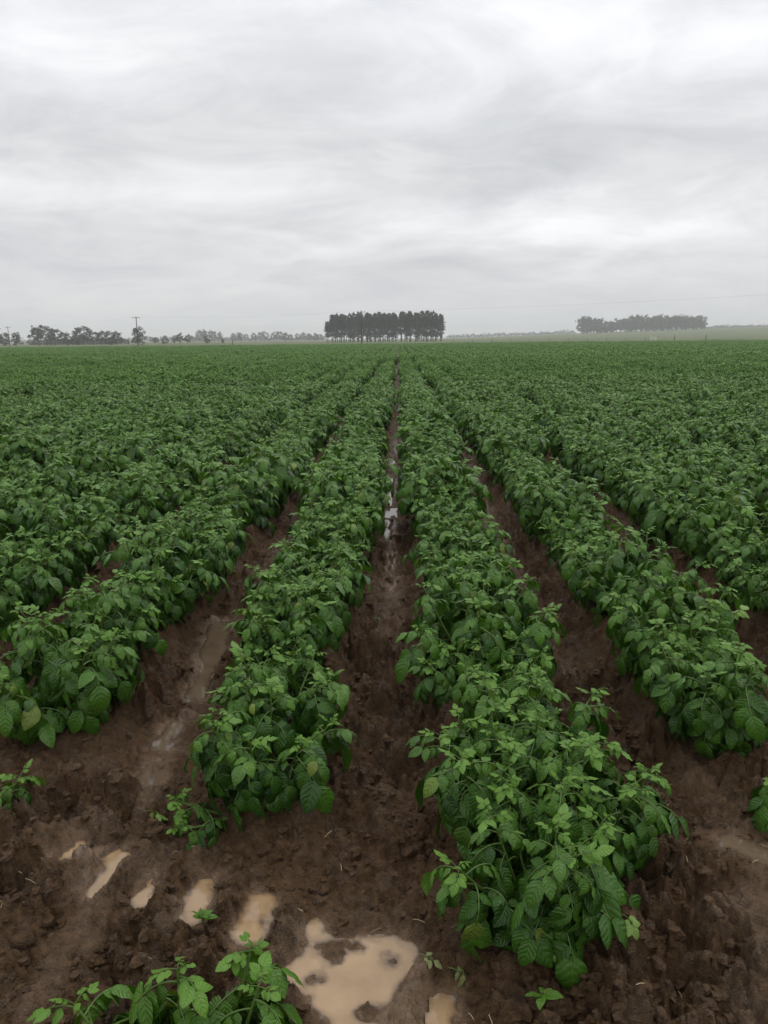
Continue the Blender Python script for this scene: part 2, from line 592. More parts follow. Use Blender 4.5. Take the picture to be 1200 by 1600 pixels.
def seg_dist(x, y, a, b):
    ab = b - a
    l2 = ab.x ** 2 + ab.y ** 2 + 1e-9
    t = np.clip(((x - a.x) * ab.x + (y - a.y) * ab.y) / l2, 0, 1)
    return np.hypot(x - (a.x + t * ab.x), y - (a.y + t * ab.y))


SILT = []                                      # pale silt smears: picture line, width
for (x0, y0, x1, y1, w, k) in [(330, 1040, 215, 1250, 50, .8), (210, 1270, 60, 1300, 60, .55), (240, 1330, 130, 1420, 90, .6), (340, 1400, 250, 1440, 60, .5),
                               (470, 1430, 420, 1490, 60, .6), (560, 1460, 600, 1600, 180, .45), (1200, 1330, 1130, 1420, 70, .55), (1200, 1400, 1170, 1600, 80, .5),
                               (100, 1440, 20, 1600, 60, .45), (60, 1250, 20, 1330, 40, .4), (600, 1170, 595, 1260, 30, .35), (690, 1560, 700, 1600, 60, .5),
                               (1060, 1180, 1190, 1290, 70, .4), (610, 800, 600, 1000, 14, .35)]:
    a, b = on_ground(x0, y0, 0.05), on_ground(x1, y1, 0.05)
    dep = ((a + b) / 2 - CAM_P).length
    SILT.append((a.to_2d(), b.to_2d(), 0.5 * w * dep / 1250 * 0.8, k))


def terrain(x, y):
    """large relief: flat near, a slow rise far to the right"""
    d = np.hypot(x, y)
    rise = ss(320, 1500, d) * (13.0 * ss(-0.02, 0.45, x / (np.abs(y) + 1)) + 0.5)
    return rise + 0.25 * (fbm(x / 90, y / 90, 40, 2) - 0.5) * ss(230, 500, d)


def ridge(x, y):
    p = (x - ROW0) / SP
    i = np.round(p)
    c = 0.5 + 0.5 * np.cos(2 * np.pi * (p - i))
    prof = ss(0.12, 0.88, c)
    st = 3.6 + 0.35 * np.sin(i * 2.3)
    for k, v in ROW_START.items():
        st = np.where(i == k, v, st)
    grow = 0.12 + 0.88 * ss(-0.55, 0.35, y - st)
    grow = grow * (1 - ss(FIELD_END - 1, FIELD_END + 1, y))
    fade = ss(45, 75, np.hypot(x, y))
    return 0.155 * (prof * (1 - fade) + 0.5 * fade) * grow


def smooth_h(x, y):
    return terrain(x, y) + ridge(x, y) + 0.05 * (fbm(x * 0.9, y * 0.9, 3, 2) - 0.5) * (1 - ss(60, 100, np.hypot(x, y)))


def domes(x, y, seed, fill):
    """overlapping rounded lumps of random size and height, one per cell"""
    ix, iy = np.floor(x), np.floor(y)
    h = np.zeros(np.shape(x))
    for dx in (-1, 0, 1):
        for dy in (-1, 0, 1):
            cx, cy = ix + dx, iy + dy
            q = _hash(cx, cy, seed + 3)
            r = 0.35 + 0.55 * _hash(cx, cy, seed + 5)
            d2 = ((cx + _hash(cx, cy, seed) - x) ** 2 + (cy + _hash(cx, cy, seed + 7) - y) ** 2) / r ** 2
            h = np.maximum(h, np.where(q < fill, np.sqrt(np.clip(1 - d2, 0, 1)) * r * (0.45 + 0.8 * q / fill), 0))
    return h


def clods(x, y):
    d = np.hypot(x, y)
    near = 1 - ss(10, 24, d)
    wx = 0.05 * (fbm(x * 18, y * 18, 5, 4, 0.6) - 0.5)
    wy = 0.05 * (fbm(x * 18 + 40, y * 18, 6, 4, 0.6) - 0.5)
    xs, ys = x + wx, y + wy
    rough = 0.42 + 0.78 * ss(0.36, 0.60, fbm(x * 1.7 + 5, y * 1.7, 21, 3))
    c = (0.085 * domes(xs / 0.125, ys / 0.125, 11, 0.40) + 0.062 * domes(xs / 0.062, ys / 0.062, 61, 0.55)
         + 0.036 * domes(xs / 0.032, ys / 0.032, 91, 0.7) + 0.016 * domes(x / 0.017, y / 0.017, 131, 0.6))
    c = c - 0.047 + 0.07 * (fbm(x * 5.5, y * 5.5, 31, 5, 0.6) - 0.5)
    return 1.3 * c * rough * near


PUD_LEVEL = {}
for key, label, kind, off, caps in PUDDLES:
    lv = 0.05
    for _ in range(4):                         # settle the level on the ground the puddle lies in
        mids_ = [on_ground((c[0] + c[2]) / 2, (c[1] + c[3]) / 2, lv) for c in caps]
        lv = float(np.mean([smooth_h(np.array([p.x]), np.array([p.y]))[0] for p in mids_])) + off
    PUD_LEVEL[key] = lv
    for (x0, y0, x1, y1, w) in caps:
        a, b = on_ground(x0, y0, lv), on_ground(x1, y1, lv)
        CAPS.append((key, a.to_2d(), b.to_2d(), 0.5 * w * ((a + b) / 2 - CAM_P).length / 1250 + 0.012))


ISLANDS = []
for kk, ix_, iy_, iw_ in [('big', 520, 1484, 26), ('big', 545, 1478, 16), ('big', 617, 1502, 9), ('big', 488, 1530, 14), ('big', 575, 1578, 9), ('hook', 150, 1358, 11), ('e', 413, 1440, 6)]:
    p_ = on_ground(ix_, iy_, PUD_LEVEL[kk])
    ISLANDS.append((kk, p_.to_2d(), iw_ * (p_ - CAM_P).length / 1250))


def ground_full(x, y):
    z = smooth_h(x, y)
    cl = clods(x, y)
    z = z + cl
    wet = np.zeros_like(z)
    silt = np.zeros_like(z)
    jag = (fbm(x * 13, y * 13, 51, 4) - 0.5) * 2
    near = (np.abs(x) < 6) & (y > 0.3) & (y < 15)
    if near.any():
        xn, yn, zn, cn, jn = x[near], y[near], z[near], cl[near], jag[near]
        fj = (fbm(xn * 48, yn * 48, 57, 3) - 0.5) * 2
        wn, sn = wet[near], silt[near]
        for a, b, r, k in SILT:
            d = seg_dist(xn, yn, a, b) / r
            f = (1 - ss(0.2, 1.3, d + 1.0 * jn)) * k
            sn = np.maximum(sn, f * 0.8)
            wn = np.maximum(wn, f * 0.62)
            zn = zn - cn * np.clip(f, 0, 1) * 0.42
        SDS = []
        for key in PUD_LEVEL:
            lv = PUD_LEVEL[key]
            sd = np.full(xn.shape, 99.0)
            for kk, a, b, r in CAPS:
                if kk == key:
                    sd = np.minimum(sd, seg_dist(xn, yn, a, b) - r)
            for kk, ip, ir in ISLANDS:
                if kk == key:
                    sd = np.maximum(sd, ir - np.hypot(xn - ip.x, yn - ip.y))
            rim = 0.02
            sdj = sd + (0.034 if key == 'big' else 0.013) * jn + 0.012 * fj + (0.30 if key == 'big' else 0.16) * np.clip(cn, -0.03, 0.05)
            shore = lv + np.clip(0.55 * sdj, -0.022, 0.05) + np.clip(cn, -0.012, 0.06) * (0.4 * ss(-0.02, 0.02, sdj) + 0.45 * ss(0.015, 0.05, sdj))
            k = 1 - ss(rim, 0.12, sd)
            zn = zn * (1 - k) + shore * k
            SDS.append((lv, sd, sdj))
            g = 1 - ss(-0.01, 0.05, sd + 0.04 * jn)
            sn = np.maximum(sn, 0.75 * g)
            wn = np.maximum(wn, 0.8 * g)
        dry = np.min([q[2] for q in SDS], axis=0) > 0.004
        for lv, sd, sdj in SDS:                # every shore stands above its own water
            zn = np.where(dry & (sd < 0.085), np.maximum(zn, lv + np.clip(0.2 * sdj, 0.001, 0.008)), zn)
        z[near], wet[near], silt[near] = zn, wn, sn
    # furrow bottoms are wetter
    p = (x - ROW0) / SP
    fur = 1 - np.abs((p - np.floor(p)) - 0.5) * 2
    fb = ss(0.72, 0.98, fur + 0.12 * jag) * ss(2.5, 6, y) * (1 - ss(10, 18, y))
    wet = np.maximum(wet, 0.4 * fb)
    centre = ss(0.84, 0.97, fur + 0.1 * jag) * (np.abs(p + 0.5) < 0.5) * ss(4.2, 5.5, y) * ss(0.40, 0.56, fbm(x * 2.0, y * 0.9, 44, 3)) * (1 - ss(11, 16, y))
    wet = np.maximum(wet, centre)
    d = np.hypot(x, y)
    edge = y + 0.6 * (fbm(x * 0.3, y * 0.3, 71, 3) - 0.5)
    grass = ss(FIELD_END + 0.6, FIELD_END + 1.6, edge)
    grass = np.maximum(grass, ss(250, 280, d))
    return z, np.stack([silt, wet, grass], -1)


def build_ground():
    th_f = np.concatenate([np.linspace(R(-62), R(-32), 100)[:-1], np.linspace(R(-32), R(32), 540), np.linspace(R(32), R(62), 100)[1:]])
    th = np.concatenate([np.linspace(R(-180), R(-62), 30)[:-1], th_f, np.linspace(R(62), R(180), 30)[1:]])
    r = np.concatenate([[0.02, 0.3, 0.6], np.geomspace(0.9, 7.0, 520), np.geomspace(7.0, 60, 160)[1:], np.geomspace(60, 6500, 80)[1:]])
    rr, tt = np.meshgrid(r, th, indexing='ij')
    x, y = (rr * np.sin(tt)).ravel(), (rr * np.cos(tt)).ravel()
    z, A = ground_full(x, y)
    Q = gridq(len(r), len(th))[:, ::-1]
    me = npmesh('ground', np.stack([x, y, z], 1), Q[:, [0, 1, 2, 3]], M_SOIL, attrs={'soil': A})
    o = link(bpy.data.objects.new('ground', me))
    tag(o, 'wet brown ploughed soil running out into pale grass paddocks', None, None, 'structure')
    return o


build_ground()


def gz(x, y):
    z, _ = ground_full(np.array([float(x)]), np.array([float(y)]))
    return float(z[0])


def spot(px, py):
    p = on_ground(px, py, 0.05)
    for _ in range(4):
        p = on_ground(px, py, sz(p.x, p.y))
    return p


def sz(x, y):
    return float(smooth_h(np.array([float(x)]), np.array([float(y)]))[0])


def build_puddles():
    for key, label, kind, off, caps in PUDDLES:
        cs = [c for c in CAPS if c[0] == key]
        pts = []
        for _, a, b, r in cs:
            rr = r + 0.06
            for k in range(20):
                an = k * math.pi / 10
                for e in (a, b):
                    pts.append((e.x + rr * math.cos(an), e.y + rr * math.sin(an)))
        pts = sorted(set(pts))

        def half(ps):
            h = []
            for p in ps:
                while len(h) > 1 and (h[-1][0] - h[-2][0]) * (p[1] - h[-2][1]) - (h[-1][1] - h[-2][1]) * (p[0] - h[-2][0]) <= 0:
                    h.pop()
                h.append(p)
            return h[:-1]
        hull = half(pts) + half(pts[::-1])
        lv = PUD_LEVEL[key]
        hx, hy = np.array([p[0] for p in hull]), np.array([p[1] for p in hull])
        gx, gy = np.arange(hx.min(), hx.max() + 0.012, 0.012), np.arange(hy.min(), hy.max() + 0.012, 0.012)
        X, Y = np.meshgrid(gx, gy, indexing='ij')
        X, Y = X.ravel(), Y.ravel()
        dep = lv - ground_full(X, Y)[0]
        Q = gridq(len(gx), len(gy))
        inside = np.ones(len(X), bool)
        for k in range(len(hull)):
            ax, ay, bx, by = hx[k - 1], hy[k - 1], hx[k], hy[k]
            inside &= (bx - ax) * (Y - ay) - (by - ay) * (X - ax) >= -1e-6
        own = np.min([seg_dist(X, Y, c[1], c[2]) - c[3] for c in CAPS if c[0] == key], axis=0)
        other = np.min([seg_dist(X, Y, c[1], c[2]) - c[3] for c in CAPS if c[0] != key], axis=0)
        ok = (inside & (dep > -0.03) & (own < other))      # water ends where a neighbouring pool is nearer
        Q = Q[ok[Q].all(1)]
        used, Qi = np.unique(Q, return_inverse=True)
        Q = Qi.reshape(-1, 4)[:, ::-1]
        me = npmesh('puddle', np.column_stack([X, Y, np.full(len(X), lv)])[used], Q, M_WATER if kind == 'muddy' else M_WATER_DARK, attrs={'depth': dep[used]})
        o = link(bpy.data.objects.new('puddle', me))
        tag(o, label, 'puddle', 'puddles in the wheel tracks', 'structure')


build_puddles()


# ------------------------------------------------------------------ potato leaves
def leaflet(L, Wd, beta, fold, curl, rip, ph, nu, nv):
    u = np.linspace(0, 1, nu)[:, None]
    v = np.linspace(-1, 1, nv)[None, :]
    w = 0.5 * Wd * np.sin(np.pi * np.clip(u, 0.012, 0.985) ** 0.78) ** 0.72 * (1.02 - 0.12 * u)
    b = beta if abs(beta) > 1e-3 else 1e-3
    yc, zc = L * np.sin(b * u) / b, -L * (1 - np.cos(b * u)) / b
    x = v * w * np.cos(fold) * np.ones_like(u)
    off = np.abs(v) * w * np.sin(fold) - curl * v ** 2 * w + rip * w * np.sin(u * 15 + ph) * np.abs(v) ** 1.5 * np.sign(v + 0.01 * ph)
    y = yc + off * np.sin(b * u)
    z = zc + off * np.cos(b * u)
    V = np.stack([x, y + 0 * v, z + 0 * v], -1).reshape(-1, 3)
    uv = np.stack([u + 0 * v, v + 0 * u], -1).reshape(-1, 2)
    return V, uv


def rot_axis(ax, a):
    return np.array(Matrix.Rotation(a, 3, ax))


def leaf_params(rng, young):
    return dict(rng_seed=rng.randrange(10 ** 9), young=young)


def make_leaf(p, nu, nv, tubek=4, simple=False, lscale=1.0):
    """compound potato leaf along +Y, face up +Z; lod by nu, nv"""
    rng = random.Random(p['rng_seed'])
    young = p['young']
    acc = Acc()
    if young > 0.6:
        ln, droop, npair, size = rng.uniform(0.045, 0.07), R(rng.uniform(25, 75)), 2, rng.uniform(0.030, 0.044)
    elif young > 0.2:
        ln, droop, npair, size = rng.uniform(0.08, 0.11), R(rng.uniform(45, 95)), 3, rng.uniform(0.052, 0.070)
    else:
        ln, droop, npair, size = rng.uniform(0.105, 0.145), R(rng.uniform(60, 125)), 3, rng.uniform(0.066, 0.092)
    side = R(rng.uniform(-20, 20))
    t = np.linspace(0, 1, 7)
    ang = -droop * t ** 1.3
    yaw = side * t
    seg = ln / 6
    d = np.stack([np.sin(yaw) * np.cos(ang), np.cos(yaw) * np.cos(ang), np.sin(ang)], 1)
    P = np.concatenate([[[0, 0, 0]], np.cumsum((d[:-1] + d[1:]) / 2 * seg, 0)])
    if not simple:
        tube(acc, P, np.linspace(0.0026, 0.0013, 7) * (0.7 if young > 0.6 else 1), tubek, (0.5, 0, 2.0))
    spots = [(1.0, 0.0, 1.16)]
    ts = [0.34, 0.60, 0.84] if npair == 3 else [0.48, 0.80]
    sc = [0.55, 0.82, 0.98] if npair == 3 else [0.74, 0.95]
    if simple:
        ts, sc = ts[-2:], [c * 1.25 for c in sc[-2:]]
    for tt, s in zip(ts, sc):
        for sd in (-1, 1):
            spots.append((tt + rng.uniform(-0.03, 0.03), sd * R(rng.uniform(48, 68)), s * rng.uniform(0.88, 1.1)))
    for tt, az, s in spots:
        f = min(tt, 0.999) * 6
        i = int(f)
        pos = P[i] + (P[i + 1] - P[i]) * (f - i)
        a0 = np.interp(tt, t, ang)
        y0 = np.interp(tt, t, yaw)
        Lf = size * s * rng.uniform(0.95, 1.12) * lscale
        Wf = Lf * rng.uniform(0.64, 0.78)
        beta = R(rng.uniform(20, 75)) if young <= 0.6 else R(rng.uniform(-25, 40))
        V, uv = leaflet(Lf, Wf, beta, R(rng.uniform(8, 26)), rng.uniform(0.12, 0.5), rng.uniform(0.04, 0.16), rng.uniform(0, 6), nu, nv)
        hang = R(rng.uniform(5, 50)) if az else R(rng.uniform(-5, 18))
        M = rot_axis('Z', -y0) @ rot_axis('X', a0 * 0.85) @ rot_axis('Z', -az) @ rot_axis('X', -hang) @ rot_axis('Y', R(rng.uniform(-18, 18)))
        yo = np.clip(young + rng.uniform(-0.12, 0.12), 0, 1)
        # short stalk gap, then blade
        V = V + np.array([0, 0.004, 0])
        acc.add((M @ V.T).T + pos, gridq(nu, nv), np.column_stack([uv, np.full(len(uv), yo)]))
    return acc


RL = random.Random(5)
LEAF_P = [leaf_params(RL, max(0.0, RL.uniform(-0.12, 0.18))) for _ in range(22)] + [leaf_params(RL, RL.uniform(0.26, 0.52)) for _ in range(14)] + [leaf_params(RL, 0.85) for _ in range(12)]
MATURE, HALF, YOUNG = range(0, 22), range(22, 36), range(36, 48)
LEAF_ME = [make_leaf(p, 9, 7, 5).mesh('leaf', M_LEAF) for p in LEAF_P]
LEAF_MID = [make_leaf(p, 6, 5, 3).arrays() for p in LEAF_P]
LEAF_LOW = [make_leaf(p, 4, 3, 3).arrays() for p in LEAF_P]
LEAF_FAR = [make_leaf(p, 3, 3, 3, True, 1.4).arrays() for p in LEAF_P]


def plant_design(rng, size=1.0, nst=None, lodge=0.0, sparse=1.0, lodge_az=(-95, 0)):
    """returns stems [(pts, radii)] and leaves [(variant, 4x4)]"""
    stems, leaves = [], []
    nst = nst or rng.choice([6, 6, 7])
    a0 = rng.uniform(0, 6.28)
    for s in range(nst):
        az = a0 + s * 6.283 / nst + rng.uniform(-0.4, 0.4)
        inner = s == 0
        lean = R(rng.uniform(3, 14)) if inner else R(rng.uniform(16, 38))
        if lodge and rng.random() < lodge:
            lean = R(rng.uniform(50, 72))
            az = R(rng.uniform(*lodge_az))
        ln = rng.uniform(0.34, 0.42) * size
        n = 8
        p = np.array([0.035 * math.cos(az), 0.035 * math.sin(az), -0.03])
        pts = [p.copy()]
        for k in range(n - 1):
            tt = k / (n - 2)
            le = lean * (1.25 - 0.15 * tt)
            az += rng.uniform(-0.12, 0.12)
            p = p + ln / (n - 1) * np.array([math.sin(le) * math.cos(az), math.sin(le) * math.sin(az), math.cos(le)])
            pts.append(p.copy())
        pts = np.array(pts)
        stems.append((pts, np.linspace(0.0062, 0.0028, n) * (0.8 + 0.2 * size)))
        nl = max(4, int(rng.randint(12, 15) * sparse))
        psi = rng.uniform(0, 6.28)
        for k in range(nl):
            tt = 0.20 + 0.80 * ((k + 0.5 * rng.random()) / nl) ** 0.8
            psi += 2.4 + rng.uniform(-0.5, 0.5)
            top = k >= nl - 4
            f = min(tt, 0.995) * (n - 1)
            i = int(f)
            pos = pts[i] + (pts[i + 1] - pts[i]) * (f - i)
            out_az = az
            if not top:
                psi2 = psi
                # lower leaves turn outwards, to the light
                dd = (psi2 - out_az + math.pi) % (2 * math.pi) - math.pi
                if not inner:
                    psi2 = out_az + dd * 0.72
            else:
                psi2 = psi
            if k >= nl - 1:
                var, el, scl = rng.choice(YOUNG), R(rng.uniform(15, 50)), rng.uniform(0.85, 1.2)
            elif top:
                var, el, scl = rng.choice(HALF), R(rng.uniform(5, 36)), rng.uniform(0.85, 1.1)
            else:
                var, el, scl = rng.choice(MATURE), R(rng.uniform(-6, 30)), rng.uniform(0.8, 1.2)
            leaves.append((var, leaf_matrix(pos, psi2, el, R(rng.uniform(-22, 22)), scl * (0.55 + 0.45 * size))))
        # tuft of the smallest leaves at the growing tip
        for k in range(3):
            psi += 2.1
            leaves.append((rng.choice(YOUNG), leaf_matrix(pts[-1], psi, R(rng.uniform(25, 65)), 0, rng.uniform(0.45, 0.75))))
    return stems, leaves


def leaf_matrix(pos, az, el, roll, scl):
    Y = Vector((math.cos(az) * math.cos(el), math.sin(az) * math.cos(el), math.sin(el)))
    X = Vector((math.sin(az), -math.cos(az), 0))
    Z = X.cross(Y)
    M = Matrix((X, Y, Z)).transposed() @ Matrix.Rotation(roll, 3, 'Y')
    M = M.to_4x4()
    M = Matrix.Translation(Vector(pos)) @ M @ Matrix.Scale(scl, 4)
    return M


def bake(design, lib, acc, M0=np.eye(4), frac=1.0, rng=None, stems=True, k=4):
    st, lv = design
    for v, M in lv:
        if rng and rng.random() > frac:
            continue
        V, Q, A = lib[v]
        T = M0 @ np.array(M)
        acc.add(V @ T[:3, :3].T + T[:3, 3], Q, A)
    if stems:
        for pts, rad in st:
            P = np.asarray(pts) @ M0[:3, :3].T + M0[:3, 3]
            tube(acc, P, rad, k)


def near_plant(name, loc, rz, design, label, group, mat_swap=None, rng=None):
    """thing > stem, leaf; every stem and leaf a mesh of its own"""
    root = empty(name, loc, rz)
    tag(root, label, 'plant', group)
    for pts, rad in design[0]:
        a = Acc()
        tube(a, pts, rad, 6)
        link(bpy.data.objects.new('stem', a.mesh('stem', M_LEAF)), root)
    for v, M in design[1]:
        o = bpy.data.objects.new('leaf', LEAF_ME[v])
        link(o, root)
        o.matrix_local = M
    return root


ORD = ('first second third fourth fifth sixth seventh eighth ninth tenth eleventh twelfth thirteenth fourteenth fifteenth sixteenth seventeenth '
       'eighteenth nineteenth twentieth').split()
TENS = ['twenty', 'thirty', 'forty', 'fifty', 'sixty']


def ordinal(n):
    if n <= 20:
        return ORD[n - 1]
    t, u = divmod(n, 10)
    return (TENS[t - 2][:-1] + 'ieth') if u == 0 else TENS[t - 2] + '-' + ORD[u - 1]


def row_name(i):
    return f'{ordinal(i + 1)} row right' if i >= 0 else f'{ordinal(-i)} row left'


CAM_INV = CAM_M.inverted()


def project(p):
    c = CAM_INV @ Vector(p)
    if c.z > -0.05:
        return None
    return 600 + 1250 * c.x / -c.z, 800 - 1250 * c.y / -c.z, -c.z


# ------------------------------------------------------------------ the crop
def build_crop():
    rng = random.Random(11)
    GAPS = {(-4, 0), (-4, 1), (-5, 2)}
    spots = []
    for i in range(-16, 16):
        y = row_start(i)
        k = 0
        while y < 24:
            x = float(row_x(i, np.array(y))) + rng.uniform(-0.045, 0.045)
            size = rng.uniform(0.76, 1.14)
            lowspot = fbm(np.array([x * 0.45]), np.array([y * 0.32]), 81, 2)[0]
            size *= (0.86 + 0.30 * lowspot) * (1.0 + 0.20 * float(ss(3.0, 7.0, np.array(y)))) * (0.84 + 0.36 * float(vnoise(np.array(x * 2.0), np.array(y * 1.5), 83)))
            spots.append([i, x, y, size])
            y += rng.uniform(0.27, 0.35)
            k += 1
    spots += [[0, 0.30, 2.32, 0.86], [0, 0.56, 2.22, 0.88]]
    spots.sort(key=lambda q: (q[0], q[2]))
    vis = []
    for sp in spots:
        i, x, y, size = sp
        z = sz(x, y) + 0.22
        pr = project((x, y, z))
        inside = pr is not None and -90 * 3.2 / pr[2] < pr[0] < 1200 + 90 * 3.2 / pr[2]
        vis.append((inside, pr[2] if pr else 99))
    order = sorted((d, n) for n, (ins, d) in enumerate(vis) if ins)
    indiv = [n for _, n in order[:300]]
    cut = order[300][0]
    leafy = set(indiv[:58])
    chosen = set(indiv)
    counts = {}
    mids = []
    for k in range(12):
        d = plant_design(random.Random(900 + k), 1.0)
        fa = Acc()
        bake(d, LEAF_MID, fa, stems=False)
        sa = Acc()
        bake((d[0], []), LEAF_MID, sa)
        mids.append((fa.mesh('foliage', M_LEAF), sa.mesh('stems', M_LEAF)))
    rest = []
    for n, (i, x, y, size) in enumerate(spots):
        if n not in chosen:
            if vis[n][1] < 99:
                rest.append((i, x, y, size))
            continue
        counts[i] = counts.get(i, 0) + 1
        c = counts[i]
        lab = f'leafy potato plant, {ordinal(c)} from the front in the {row_name(i)} of the middle furrow'
        grp = 'potato plants in the near part of the rows'
        z = sz(x, y)
        pr = random.Random(1000 + n)
        if n in leafy:
            first = c == 1 and i in (0, -1, 1, -2)
            d = plant_design(pr, size, lodge=0.25 if first and i == 0 else 0.0, sparse=1.0, lodge_az=(-150, 0))
            near_plant('potato_plant', (x, y, z), 0, d, lab, grp)
        else:
            root = empty('potato_plant', (x, y, z), pr.uniform(0, 6.28))
            root.scale = (size,) * 3
            tag(root, lab, 'plant', grp)
            fm, sm = mids[pr.randrange(12)]
            f = link(bpy.data.objects.new('foliage', fm), root)
            f['kind'] = 'stuff'
            link(bpy.data.objects.new('stems', sm), root)
    return spots, rest, cut


SPOTS, REST, CUT = build_crop()


def build_far_crop():
    """the rest of the crop: one countless mass, row pieces set out on points"""
    lib = bpy.data.collections.new('crop_row_pieces')
    rng = random.Random(77)

    def add_piece(k, acc, mat):
        o = bpy.data.objects.new(f'row_piece.{k:03d}', acc.mesh('row_piece', mat))
        lib.objects.link(o)
    NP, NL, NF = 8, 8, 8
    for k in range(NP):                       # single plants
        a = Acc()
        bake(plant_design(random.Random(2000 + k), 1.0), LEAF_LOW, a, k=3)
        add_piece(k, a, M_LEAF)
    for k in range(NL):                       # one metre of row
        a = Acc()
        for q in range(3):
            M0 = np.array(Matrix.Translation((rng.uniform(-.05, .05), -0.5 + (q + .5) / 3 + rng.uniform(-.05, .05), 0)) @ Matrix.Rotation(rng.uniform(0, 6.28), 4, 'Z') @ Matrix.Scale(rng.uniform(.82, 1.12), 4))
            bake(plant_design(random.Random(2100 + 10 * k + q), 1.0), LEAF_LOW, a, M0, stems=False)
        add_piece(NP + k, a, M_LEAF_FAR)
    for k in range(NF):                       # two metres of row, coarse
        a = Acc()
        for q in range(6):
            M0 = np.array(Matrix.Translation((rng.uniform(-.06, .06), -1 + (q + .5) / 3 + rng.uniform(-.05, .05), 0)) @ Matrix.Rotation(rng.uniform(0, 6.28), 4, 'Z') @ Matrix.Scale(rng.uniform(.8, 1.15), 4))
            bake(plant_design(random.Random(2300 + 10 * k + q), 1.0), LEAF_FAR, a, M0, 0.5, rng, stems=False)
        add_piece(NP + NL + k, a, M_LEAF_FAR)
    P, VID, ROT, SCL = [], [], [], []
    for i, x, y, size in REST:
        if y > 23 or abs(x) > 0.62 * y + 4:
            continue
        P.append((x, y)); VID.append(rng.randrange(NP)); ROT.append(rng.uniform(0, 6.28)); SCL.append(size)
    NREST = len(P)
    for i in range(-150, 150):
        bx = ROW0 + SP * i
        y = 23.9 if -16 <= i < 16 else row_start(i)
        y = max(y, (abs(bx) - 8) / 0.62)
        while y < FIELD_END - 1:
            far = y > 48
            st = 2.0 if far else 1.0
            x = float(row_x(i, np.array(y))) + rng.uniform(-.04, .04)
            if not (not far and rng.random() < 0.006):
                P.append((x, y + st / 2))
                VID.append((NP + NL + rng.randrange(NF)) if far else (NP + rng.randrange(NL)))
                ROT.append(rng.choice((0, math.pi)) + rng.uniform(-.05, .05))
                SCL.append(rng.uniform(.88, 1.10))
            y += st
    NROW = len(P) - NREST
    P = np.array(P)
    Z = smooth_h(P[:, 0], P[:, 1])
    nr = len(SCL) - NROW
    SCL = np.array(SCL)
    SCL[nr:] *= 0.80 + 0.72 * fbm(P[nr:, 0] * 0.25, P[nr:, 1] * 0.12, 81, 2)
    me = npmesh('potato_crop', np.column_stack([P, Z]), None, None, attrs={'rotz': np.array(ROT), 'scl': np.array(SCL)})
    at = me.attributes.new('vid', 'INT', 'POINT')
    at.data.foreach_set('value', np.array(VID, np.int32))
    o = link(bpy.data.objects.new('potato_crop', me))
    tag(o, 'dense green potato crop filling the rows out to the far field edge', 'crop', None, 'stuff')
    ng = bpy.data.node_groups.new('crop_rows', 'GeometryNodeTree')
    ng.interface.new_socket('Geometry', in_out='INPUT', socket_type='NodeSocketGeometry')
    ng.interface.new_socket('Geometry', in_out='OUTPUT', socket_type='NodeSocketGeometry')
    gi, go = ng.nodes.new('NodeGroupInput'), ng.nodes.new('NodeGroupOutput')
    ci = ng.nodes.new('GeometryNodeCollectionInfo')
    ci.inputs['Collection'].default_value = lib
    ci.inputs['Separate Children'].default_value = True
    ci.inputs['Reset Children'].default_value = True
    ip = ng.nodes.new('GeometryNodeInstanceOnPoints')
    ip.inputs['Pick Instance'].default_value = True

    def attr(nm, dt):
        n = ng.nodes.new('GeometryNodeInputNamedAttribute')
        n.data_type = dt
        n.inputs['Name'].default_value = nm
        return next(s for s in n.outputs if s.enabled and s.name == 'Attribute')
    cx = ng.nodes.new('ShaderNodeCombineXYZ')
    ng.links.new(attr('rotz', 'FLOAT'), cx.inputs[2])
    ng.links.new(gi.outputs[0], ip.inputs['Points'])
    ng.links.new(ci.outputs[0], ip.inputs['Instance'])
    ng.links.new(attr('vid', 'INT'), ip.inputs['Instance Index'])
    e2r = ng.nodes.new('FunctionNodeEulerToRotation')
    ng.links.new(cx.outputs[0], e2r.inputs[0])
    ng.links.new(e2r.outputs[0], ip.inputs['Rotation'])
    c2 = ng.nodes.new('ShaderNodeCombineXYZ')
    sa = attr('scl', 'FLOAT')
    nar = ng.nodes.new('ShaderNodeMath')
    nar.operation = 'MULTIPLY'
    nar.inputs[1].default_value = 0.90
    ng.links.new(sa, nar.inputs[0])
    ng.links.new(nar.outputs[0], c2.inputs[0])
    for k in (1, 2):
        ng.links.new(sa, c2.inputs[k])
    ng.links.new(c2.outputs[0], ip.inputs['Scale'])
    ng.links.new(ip.outputs[0], go.inputs[0])
    md = o.modifiers.new('rows', 'NODES')
    md.node_group = ng
    return len(P)


build_far_crop()


# ------------------------------------------------------------------ stray plants, weeds and fallen leaves in front
def scaled_obj(me, name, loc, M, parent=None):
    o = link(bpy.data.objects.new(name, me), parent)
    o.matrix_local = Matrix.Translation(loc) @ M if parent is None else M
    return o


